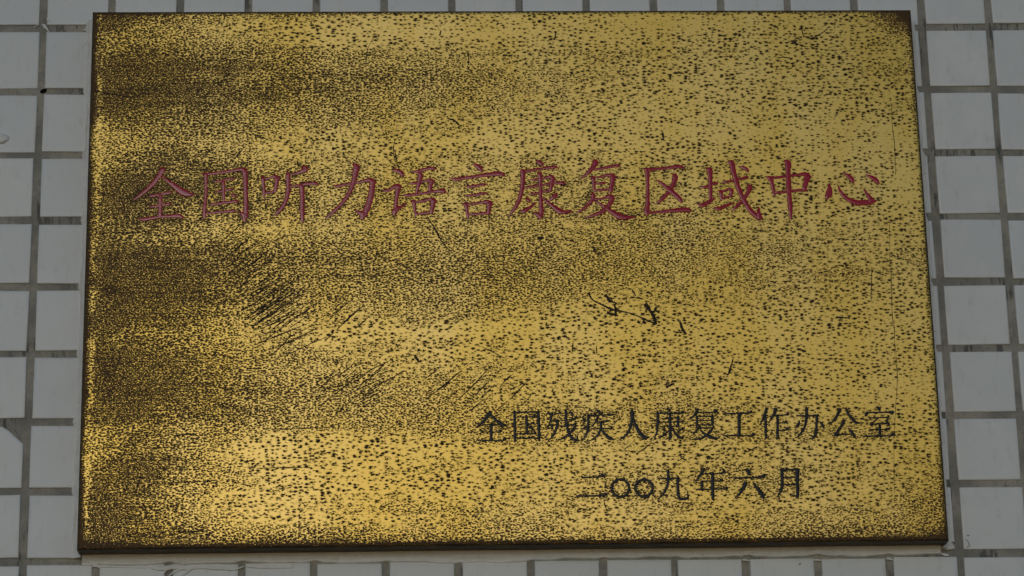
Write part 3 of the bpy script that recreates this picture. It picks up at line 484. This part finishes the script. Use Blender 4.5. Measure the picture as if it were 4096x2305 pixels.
def mat_brass():
    m = NT('tarnished_brushed_brass')
    p = m.obj_mm()
    sep = m.n('ShaderNodeSeparateXYZ')
    m.put(sep.inputs[0], p)
    flat = m.n('ShaderNodeCombineXYZ')
    m.put(flat.inputs[0], sep.outputs[0])
    m.put(flat.inputs[1], m.math('MULTIPLY', sep.outputs[2], 1.75))
    m.put(flat.inputs[2], m.math('MULTIPLY', sep.outputs[1], 1.0))
    q = flat.outputs[0]
    warp = m.vmath('MULTIPLY', m.vmath('SUBTRACT', m.noise(q, 0.55, 3.0, 0.65, True), (0.5, 0.5, 0.5)), (2.6, 2.0, 0.0))
    qw = m.vmath('ADD', q, warp)
    att = m.n('ShaderNodeAttribute', attribute_name='tarnish')
    z = att.outputs['Fac']
    att2 = m.n('ShaderNodeAttribute', attribute_name='fineness')
    fine = att2.outputs['Fac']

    def field(scale, nscale, wv, wn_, wr):
        v = m.n('ShaderNodeTexVoronoi', voronoi_dimensions='2D', feature='F1')
        m.put(v.inputs['Vector'], qw)
        v.inputs['Scale'].default_value = scale
        v.inputs['Randomness'].default_value = 0.95
        a = m.math('MULTIPLY', m.math('SUBTRACT', 0.44, v.outputs['Distance']), wv / 0.19)
        b = m.math('MULTIPLY', m.math('SUBTRACT', m.noise(q, nscale, 5.0, 0.62), 0.5), wn_ / 0.115)
        sc = m.n('ShaderNodeSeparateColor')
        m.put(sc.inputs[0], v.outputs['Color'])
        r = m.math('MULTIPLY', m.math('SUBTRACT', sc.outputs[0], 0.5), wr / 0.29)
        return m.math('ADD', m.math('ADD', a, b), r)
    fa = field(0.265, 0.44, 0.78, 0.46, 0.44)
    fb = field(0.52, 0.75, 0.80, 0.50, 0.33)
    fd = field(0.95, 1.1, 0.62, 0.78, 0.2)
    t1 = m.math('SUBTRACT', fine, 0.0, clamp=True)
    t2 = m.math('SUBTRACT', fine, 1.0, clamp=True)

    def lerp(p0, p1, t):
        return m.math('ADD', m.math('MULTIPLY', p0, m.math('SUBTRACT', 1.0, t)), m.math('MULTIPLY', p1, t))
    f = lerp(lerp(fa, fb, t1), fd, t2)
    brush = m.noise(m.vmath('MULTIPLY', p, (0.012, 0.0, 1.0)), 0.9, 3.0, 0.6)
    f = m.math('ADD', f, m.math('MULTIPLY', m.math('SUBTRACT', brush, 0.5), m.math('MULTIPLY_ADD', t2, 1.1, 0.9)))
    rel = m.math('SUBTRACT', f, z)
    speck = m.smooth(rel, -0.22, 0.32)
    halo = m.smooth(rel, -1.35, 0.2)
    dots = m.noise(p, 0.95, 1.0, 0.4)
    speck = m.math('MAXIMUM', speck, m.smooth(dots, 0.755, 0.79, 0.0, 0.7))
    film = m.noise(m.vmath('MULTIPLY', p, (1.0, 1.0, 0.5)), 0.016, 4.0, 0.6)
    grain = m.noise(m.vmath('MULTIPLY', p, (0.02, 1.0, 1.0)), 2.2, 2.0, 0.6)
    tone = m.mix(m.smooth(film, 0.36, 0.66), (0.63, 0.42, 0.095), (0.68, 0.475, 0.145))
    tone = m.mix(m.smooth(grain, 0.3, 0.75, 0.0, 0.22), tone, (0.41, 0.28, 0.06))
    tone = m.mix(m.math('MULTIPLY', halo, 0.6), tone, (0.22, 0.15, 0.025))
    red = m.noise(p, 0.11, 3.0, 0.6)
    dark = m.mix(m.smooth(red, 0.4, 0.66), (0.020, 0.0150, 0.008), (0.046, 0.027, 0.013))
    dark = m.mix(m.math('MULTIPLY', fine, 0.45), dark, (0.080, 0.046, 0.018))
    col = m.mix(speck, tone, dark)
    met = m.math('SUBTRACT', 1.0, m.math('MULTIPLY', speck, 0.9))
    rough = m.math('ADD', 0.37, m.math('MULTIPLY', speck, 0.15))
    hgt = m.math('ADD', m.math('MULTIPLY', grain, 0.25), m.math('MULTIPLY', speck, 0.6))
    m.principled(Base_Color=col, Metallic=met, Roughness=rough, Specular_IOR_Level=0.12, Normal=m.bump(hgt, 0.12, 0.0003))
    return m.m


def mat_edge():
    m = NT('dark_oxidised_brass')
    p = m.obj_mm()
    a = m.noise(m.vmath('MULTIPLY', p, (0.12, 1.0, 1.0)), 0.5, 5.0, 0.65)
    col = m.mix(m.smooth(a, 0.45, 0.72), (0.036, 0.025, 0.013), (0.20, 0.125, 0.032))
    m.principled(Base_Color=col, Metallic=m.smooth(a, 0.5, 0.75, 0.05, 0.6), Roughness=0.5, Specular_IOR_Level=0.3)
    return m.m


def mat_paint(name, c0, c1, rough, spec, worn=None):
    m = NT(name)
    p = m.obj_mm()
    a = m.noise(p, 0.35, 4.0, 0.65)
    f = m.noise(p, 0.9, 3.0, 0.6)
    col = m.mix(m.smooth(a, 0.35, 0.7), c0, c1)
    if worn:
        col = m.mix(m.smooth(f, 0.62, 0.74, 0.0, 0.6), col, worn)
    m.principled(Base_Color=col, Roughness=rough, Specular_IOR_Level=spec, Normal=m.bump(f, 0.12, 0.0006))
    return m.m


def mat_sealant():
    m = NT('white_silicone_sealant')
    p = m.pos_mm()
    a = m.noise(p, 0.12, 4.0, 0.6)
    s = m.noise(m.vmath('MULTIPLY', p, (0.35, 1.0, 1.0)), 0.5, 5.0, 0.7)
    col = m.mix(m.smooth(a, 0.35, 0.7), (0.66, 0.69, 0.67), (0.74, 0.77, 0.77))
    col = m.mix(m.smooth(s, 0.60, 0.74, 0.0, 0.7), col, (0.25, 0.22, 0.19))
    m.principled(Base_Color=col, Roughness=0.45, Specular_IOR_Level=0.4, Normal=m.bump(a, 0.2, 0.001))
    return m.m


def mat_plain(name, c, rough):
    m = NT(name)
    p = m.pos_mm()
    a = m.noise(p, 0.8, 3.0, 0.6)
    m.principled(Base_Color=m.mix(m.smooth(a, 0.35, 0.7), c, tuple(x * 1.6 for x in c)), Roughness=rough, Specular_IOR_Level=0.2)
    return m.m


M_TILE, M_GROUT, M_BRASS, M_EDGE = mat_tile(), mat_grout(), mat_brass(), mat_edge()
M_RED = mat_paint('red_enamel', (0.38, 0.006, 0.012), (0.43, 0.009, 0.016), 0.10, 0.55, (0.24, 0.006, 0.012))
M_BLACK = mat_paint('black_enamel', (0.008, 0.009, 0.010), (0.010, 0.012, 0.013), 0.3, 0.2)
M_SEAL = mat_sealant()
M_SCR = mat_plain('browned_scratch', (0.024, 0.015, 0.008), 0.6)
M_DIRT = mat_plain('dark_dirt', (0.05, 0.04, 0.03), 0.9)
M_HOLE_SHADE = mat_plain('painted_hole_shade', (0.004, 0.004, 0.004), 0.9)  # near-black colour stands for the shade down a hole in the grout

# ---------------------------------------------------------------- wall: grout bed and every tile
PITCH, TILE, T_IN = 50.0, 44.6, 1.3          # joint spacing, tile width, joint recess
C0, C1, R0, R1 = -3, 17, -2, 11
gx0, gx1, gz0, gz1 = C0 * PITCH - 1, C1 * PITCH + 1, -R1 * PITCH - 1, -R0 * PITCH + 1
v = [W(gx0, T_IN, gz0), W(gx1, T_IN, gz0), W(gx1, T_IN, gz1), W(gx0, T_IN, gz1),
     W(gx0, 40, gz0), W(gx1, 40, gz0), W(gx1, 40, gz1), W(gx0, 40, gz1)]
wall = link('wall', mesh('grout_bed', v, [(0, 1, 2, 3), (5, 4, 7, 6), (4, 0, 3, 7), (1, 5, 6, 2), (3, 2, 6, 7), (4, 5, 1, 0)], False), None, M_GROUT)
tag(wall, 'grey grouted wall faced with small white square tiles', 'wall', kind='structure')


def tile_mesh(name, outline):
    """square glazed tile with softened edges; outline is counter-clockwise (x, z) in mm about the tile centre"""
    o = np.array(outline)
    n = len(o)
    e = np.roll(o, -1, 0) - o
    e /= np.hypot(e[:, 0], e[:, 1])[:, None]
    inw = np.stack([-e[:, 1], e[:, 0]], 1)
    pin = np.roll(inw, 1, 0)
    mit = (inw + pin) / np.maximum(1 + (inw * pin).sum(1), 0.3)[:, None]
    rings = ((0.0, 4.0), (0.0, 0.55), (0.18, 0.16), (0.6, 0.0), (2.5, -0.04))
    verts, faces = [], []
    for ins, y in rings:
        for k in range(n):
            q = o[k] + mit[k] * ins
            verts.append((q[0] * MM, y * MM, q[1] * MM))
    for r in range(len(rings) - 1):
        for k in range(n):
            a, b = r * n + k, r * n + (k + 1) % n
            faces.append((a, b, b + n, a + n))
    faces.append(tuple(range((len(rings) - 1) * n, len(rings) * n)))
    return mesh(name, verts, faces)


hf = TILE / 2
me_tile = tile_mesh('tile', [(-hf, -hf), (hf, -hf), (hf, hf), (-hf, hf)])
me_tile.materials.append(M_TILE)
me_chip = tile_mesh('chipped_tile', [(-hf, -hf), (hf, -hf), (hf, 9.3), (18.0, 13.2), (12.0, 19.0), (7.5, 21.8), (4.5, hf), (-hf, hf)])
me_chip.materials.append(M_TILE)
for j in range(R0, R1):
    for i in range(C0, C1):
        chip = (i == -1 and j == 6)
        t = link('tile', me_chip if chip else me_tile, wall)
        t.location = W((i + 0.5) * PITCH + rnd.gauss(0, 0.28), rnd.uniform(-0.12, 0.22), -(j + 0.5) * PITCH + rnd.gauss(0, 0.28))
        t.rotation_euler = (rnd.gauss(0, 0.008), rnd.gauss(0, 0.0045), rnd.gauss(0, 0.008))
        if chip:
            tag(t, 'white tile with a broken upper corner filled with grout')
# black disc on one joint crossing; its colour paints the shade inside a hole
vv, ff = [], []
for r, y in ((2.2, T_IN - 0.25), (2.1, T_IN - 0.32), (1.5, T_IN - 0.28), (0.0, T_IN - 0.2)):
    for k in range(14):
        a = 2 * math.pi * k / 14
        vv.append(W(2.0 + r * 1.15 * math.cos(a), y, -49.4 + r * 0.85 * math.sin(a) + 0.25 * r * math.cos(a)))
for r in range(3):
    for k in range(14):
        a, b = r * 14 + k, r * 14 + (k + 1) % 14
        ff.append((a, b, b + 14, a + 14))
tag(link('hole_shade_disc', mesh('hole_shade_disc', vv, ff), wall, M_HOLE_SHADE), 'round black disc painted as the shade inside a hole in the grout crossing')

# ---------------------------------------------------------------- brass plaque
PW, PH, PT = 600.84, 401.29, 17.45           # mm
ROLL = 0.00187
plaque = bpy.data.objects.new('plaque', None)
scene.collection.objects.link(plaque)
plaque.empty_display_size = 0.05
plaque.location = W(37.83 + PW / 2 * math.cos(ROLL) + PH * math.sin(ROLL), 0.0, 5.45 + PW / 2 * math.sin(ROLL) - PH * math.cos(ROLL))
plaque.rotation_euler = (0.0, -ROLL, 0.0)
tag(plaque, 'speckled tarnished brass plaque with red and black engraved Chinese writing on tiled wall', 'plaque')

# how much of the sheet is tarnished: control grid measured on the plaque, in per cent
tu = np.array(TARNISH_U)
tv = np.array([r[0] for r in TARNISH])[::-1]
tc = np.array([r[1:] for r in TARNISH], float)[::-1] / 100.0
tm = tc.mean(0)
gain = np.interp(tu, (-210.0, -150.0, 300.0), (1.0, 1.35, 1.35))
sm = tc.copy()
sm[1:-1] = 0.25 * tc[:-2] + 0.5 * tc[1:-1] + 0.25 * tc[2:]
tc[:] = sm
tc = np.clip(tm + (tc - tm) * gain, 0.05, 0.93)
NX, NY = 320, 214
BEV = 1.6
us = np.linspace(-PW / 2 + BEV, PW / 2 - BEV, NX)
vs_ = np.linspace(BEV, PH - BEV, NY)


def interp2(u, v):
    rows = np.array([np.interp(u, tu, r) for r in tc])           # rows x len(u)
    out = np.empty((len(v), len(u)))
    for k in range(len(u)):
        out[:, k] = np.interp(v, tv, rows[:, k])
    return out


def lown(nu, nv, seed):
    g = np.random.RandomState(seed).rand(nv + 3, nu + 3)
    a = np.linspace(0, nu + 1.001, NX)
    b = np.linspace(0, nv + 1.001, NY)
    i, j = a.astype(int), b.astype(int)
    fa, fb = a - i, b - j
    fa, fb = fa * fa * (3 - 2 * fa), fb * fb * (3 - 2 * fb)
    t0 = g[j][:, i] * (1 - fa) + g[j][:, i + 1] * fa
    t1 = g[j + 1][:, i] * (1 - fa) + g[j + 1][:, i + 1] * fa
    return t0 * (1 - fb)[:, None] + t1 * fb[:, None]


dens = interp2(us, vs_)
UU, VV = np.meshgrid(us, vs_)
dens += (lown(9, 46, 1) - 0.5) * 0.13 + (lown(30, 90, 2) - 0.5) * 0.10 + (lown(70, 60, 3) - 0.5) * 0.10
dens = np.clip(dens, 0.03, 0.94)
eL, eR, eB, eT = UU + PW / 2, PW / 2 - UU, VV, PH - VV
# bright unstained seam just inside the left fold
seam = 0.6 * np.exp(-((eL - 6.5 - 3.0 * (lown(2, 24, 5) - 0.5)) / (1.5 + 1.5 * lown(2, 16, 6))) ** 2) * np.clip(lown(2, 26, 7) * 1.8 - 0.15, 0, 1)
dens = dens * (1 - 0.85 * np.clip(seam, 0, 1))
wob = lown(60, 40, 8)
for e, wd, amt in ((eL, 2.2, 0.45), (eR, 2.0, 0.35), (eT, 1.4, 0.35), (eB, 1.3, 0.55)):
    dens += amt * np.exp(-np.maximum(e - BEV, 0) / (wd * (0.4 + wob)))
corner = np.exp(-(np.hypot(eR, eT * 1.5) / 24.0) ** 2)
dens += 0.3 * corner
# stain gathers round the engraved strokes
halo = np.zeros_like(dens)
for src, reach, amt in ((RED, 4.0, 0.22), (BLACK, 1.4, 0.3)):
    for ch, s in src:
        for st in parse(s):
            for a in catmull(st, 3):
                i0, i1 = np.searchsorted(us, [a[0] - 14, a[0] + 14])
                j0, j1 = np.searchsorted(vs_, [a[1] - 14, a[1] + 14])
                d = np.hypot(UU[j0:j1, i0:i1] - a[0], VV[j0:j1, i0:i1] - a[1]) - a[2] / 2
                halo[j0:j1, i0:i1] = np.maximum(halo[j0:j1, i0:i1], amt * np.exp(-np.maximum(d, 0) / reach))
dens = np.clip(dens + halo, 0.02, 0.985)
fineness = np.clip((dens - 0.19) / 0.20, 0, 1) + np.clip((dens - 0.46) / 0.30, 0, 1)


def inv_norm(pv):
    x = np.linspace(-4, 4, 4001)
    cdf = np.cumsum(np.exp(-x * x / 2))
    cdf /= cdf[-1]
    return np.interp(pv, cdf, x)


zthr = inv_norm(1 - dens)
face_y = np.full_like(dens, -PT)
verts = [(UU[j, i] * MM, face_y[j, i] * MM, VV[j, i] * MM) for j in range(NY) for i in range(NX)]
faces = [(j * NX + i, j * NX + i + 1, (j + 1) * NX + i + 1, (j + 1) * NX + i) for j in range(NY - 1) for i in range(NX - 1)]
loop = [(0, i) for i in range(NX)] + [(j, NX - 1) for j in range(1, NY)] + \
       [(NY - 1, i) for i in range(NX - 2, -1, -1)] + [(j, 0) for j in range(NY - 2, 0, -1)]
prev = [j * NX + i for j, i in loop]
zt, fn = list(zthr.ravel()), list(fineness.ravel())
mi = [0] * len(faces)
cxm, czm = 0.0, PH / 2
for k, (ins, dep) in enumerate(((BEV * 0.62, -PT + BEV * 0.08), (BEV * 0.29, -PT + BEV * 0.29), (BEV * 0.08, -PT + BEV * 0.62), (0.0, -PT + BEV), (0.0, 1.0))):
    su = (PW / 2 - ins) / (PW / 2 - BEV)
    sv = (PH / 2 - ins) / (PH / 2 - BEV)
    cur = []
    for j, i in loop:
        cur.append(len(verts))
        verts.append((us[i] * su * MM, dep * MM, (czm + (vs_[j] - czm) * sv) * MM))
        zt.append(-0.3 if k < 2 else -2.0)
        fn.append(1.4)
    L_ = len(loop)
    for q in range(L_):
        faces.append((prev[q], cur[q], cur[(q + 1) % L_], prev[(q + 1) % L_]))
        mi.append(0 if k < 1 else 1)
    prev = cur
me = mesh('brass_sheet', verts, faces)
me.materials.append(M_BRASS)
me.materials.append(M_EDGE)
me.polygons.foreach_set('material_index', mi)
for nm, arr in (('tarnish', zt), ('fineness', fn)):
    at = me.attributes.new(nm, 'FLOAT', 'POINT')
    at.data.foreach_set('value', np.array(arr, np.float32))
me.update()
sheet = link('brass_sheet', me, plaque)

SURF = -PT - 0.06
for src, nm, mat, hmax, hfac, word in ((RED, 'red_character', M_RED, 0.36, 0.12, 'red enamel character '),
                                       (BLACK, 'black_character', M_BLACK, 0.22, 0.12, 'black engraved character ')):
    for ch, s in src:
        vv, ff = [], []
        grow = 1.18 if src is RED else (0.98 if ch == '〇' else 1.26)
        for k, st in enumerate(parse(s)):
            st = [(a, b, c * grow) for a, b, c in st]
            ribbon(vv, ff, st, SURF, hmax, hfac, 5, 0.035, dz=0.012 * k)
        o = link(nm, mesh(nm, [(a * MM, b * MM, c * MM) for a, b, c in vv], ff), plaque, mat)
        o['label'] = word + ch + ' on brass plaque'
vv, ff = [], []
for s in SCRATCHES:
    st = parse(s)[0]
    du, dv = st[-1][0] - st[0][0], st[-1][1] - st[0][1]
    wmax = max(q[2] for q in st)
    k_ = 1.15 if wmax > 1.6 else (0.7 if len(st) > 5 and wmax < 1.0 else 1.0)
    ribbon(vv, ff, [(a, b, max(c * k_, 0.3)) for a, b, c in st], -PT - 0.03, 0.06, 0.10, 10, 0.5, False)
    if len(st) < 5 and du * dv > 0 and math.hypot(du, dv) > 14 and 0.4 < dv / du < 1.6:     # wiping marks come in sheaves
        for k in range(3):
            off = rnd.uniform(3, 13) * rnd.choice((-1, 1))
            su, sv = -off * dv / math.hypot(du, dv), off * du / math.hypot(du, dv)
            f0, f1 = rnd.uniform(0, 0.35), rnd.uniform(0.6, 1.0)
            p0 = (st[0][0] + du * f0 + su, st[0][1] + dv * f0 + sv, 0.3)
            p1 = (st[0][0] + du * f1 + su, st[0][1] + dv * f1 + sv, 0.3)
            pm = ((p0[0] + p1[0]) / 2 + rnd.gauss(0, 0.4), (p0[1] + p1[1]) / 2 + rnd.gauss(0, 0.4), rnd.uniform(0.5, 0.75))
            ribbon(vv, ff, [p0, pm, p1], -PT - 0.03, 0.06, 0.10, 10, 0.5, False)
o = link('scratches', mesh('scratches', [(a * MM, b * MM, c * MM) for a, b, c in vv], ff), plaque, M_SCR)
tag(o, 'dark scratches cut across the brass face', kind='stuff')

# ---------------------------------------------------------------- silicone sealant round the plaque
seal = bpy.data.objects.new('sealant', None)
scene.collection.objects.link(seal)
seal.empty_display_size = 0.02
seal.location = plaque.location
seal.rotation_euler = plaque.rotation_euler
tag(seal, 'white silicone sealant bead smeared round the edge of the brass plaque', 'sealant')


def bead(p0, p1, out, width, proud, seed, at_joint):
    """fillet from p0 to p1 (u, v mm); out is the unit direction away from the plaque"""
    n = 260
    r = np.random.RandomState(seed)

    def nz(k):
        g = r.rand(k + 3)
        a = np.linspace(0, k + 1.0, n)
        i = a.astype(int)
        t = a - i
        t = t * t * (3 - 2 * t)
        return g[i] * (1 - t) + g[i + 1] * t - 0.5
    wv = width * (1 + 0.30 * nz(9) + 0.24 * nz(40) + 0.12 * nz(110))
    rid = np.clip(0.5 + 2.2 * nz(14), 0, 1)
    bv = proud * (1 + 0.35 * nz(7) + 0.3 * nz(30))
    vs2, fs = [], []
    prof = ((-1.2, 1.0, 1.0), (0.0, 1.0, 1.0), (0.2, 0.62, 1.0), (0.45, 0.34, 1.0), (0.66, 0.22, 1.0), (0.72, 0.42, 1.0), (0.86, 0.40, 1.0), (0.97, 0.22, 1.0), (1.03, 0.0, 1.0))
    for k in range(n):
        t = k / (n - 1)
        u, vq = p0[0] + (p1[0] - p0[0]) * t, p0[1] + (p1[1] - p0[1]) * t
        wk = max(wv[k] + at_joint(u, vq), 0.5)
        for a, b, _ in prof:
            aa = a * wk if a > 0 else a
            if 0.7 < a < 0.9:
                b *= 0.3 + 0.7 * rid[k]
            y = -(b * bv[k] + 0.12)
            if a > 1.0:
                y = 1.6
            vs2.append(((u + out[0] * aa) * MM, y * MM, (vq + out[1] * aa) * MM))
    m_ = len(prof)
    for k in range(n - 1):
        for q in range(m_ - 1):
            a = k * m_ + q
            fs.append((a, a + 1, a + m_ + 1, a + m_))
    return link('bead', mesh('bead', vs2, fs), seal, M_SEAL)


def near_joint(c, lo):
    d = (c + 1000 * PITCH) % PITCH
    d = min(d, PITCH - d)
    return math.exp(-(d / 3.6) ** 2) * lo


bead((-PW / 2, PH - 2), (-PW / 2, -2), (-1, 0), 5.2, 3.0, 1, lambda u, vq: near_joint(vq - PH + 5.45, 2.0))
bead((PW / 2, -2), (PW / 2, PH - 2), (1, 0), 6.0, 3.0, 2, lambda u, vq: near_joint(vq - PH + 5.45, -1.4))
bead((-PW / 2 + 2, 0), (PW / 2 - 3, 0), (0, -1), 7.0, 2.4, 3, lambda u, vq: near_joint(u + PW / 2 + 37.8, -1.0))
bead((PW / 2, PH), (-PW / 2, PH), (0, 1), 4.0, 3.0, 4, lambda u, vq: 0.0)


def wall_ribbons(name, strokes, parent, mat, hmax, hfac, y=0.0):
    vv, ff = [], []
    for st in strokes:
        ribbon(vv, ff, st, y, hmax, hfac, 5, 0.12)
    pts = [W(a, b, c) for a, b, c in vv]
    if parent is not None:
        inv = (Matrix.Translation(parent.location) @ parent.rotation_euler.to_matrix().to_4x4()).inverted()
        pts = [tuple(inv @ Vector(q)) for q in pts]
    return link(name, mesh(name, pts, ff), parent, mat)


for st in SMEARS:
    wall_ribbons('smear', [st], seal, M_SEAL, 0.9, 0.22, -0.05)
o = wall_ribbons('sealant_dab', DAB, None, M_SEAL, 2.2, 0.25, 0.2)
tag(o, 'rounded dab of dried white sealant alone on a tile', 'sealant')
o = wall_ribbons('sealant_shred', SHRED, None, M_SEAL, 0.9, 0.3, 0.1)
tag(o, 'torn sealant shred with thin tail on grout crossing', 'sealant')
o = wall_ribbons('sealant_crumb', CRUMB, None, M_SEAL, 0.8, 0.3, 0.05)
tag(o, 'small pointed sealant crumb beside a vertical joint', 'sealant')
o = wall_ribbons('dirt_tuft', TUFT, None, M_DIRT, 0.7, 0.6, -0.3)
tag(o, 'tangled brown dirt fibres below the plaque corner', 'dirt')
o = wall_ribbons('hair', HAIR, None, M_DIRT, 0.3, 0.6, -0.05)
tag(o, 'fine dark hair curled on a white tile', 'hair')
o = wall_ribbons('debris_speck', SPECK, None, M_DIRT, 0.4, 0.5, -0.05)
tag(o, 'short dark splinter stuck to tile under the plaque', 'debris')
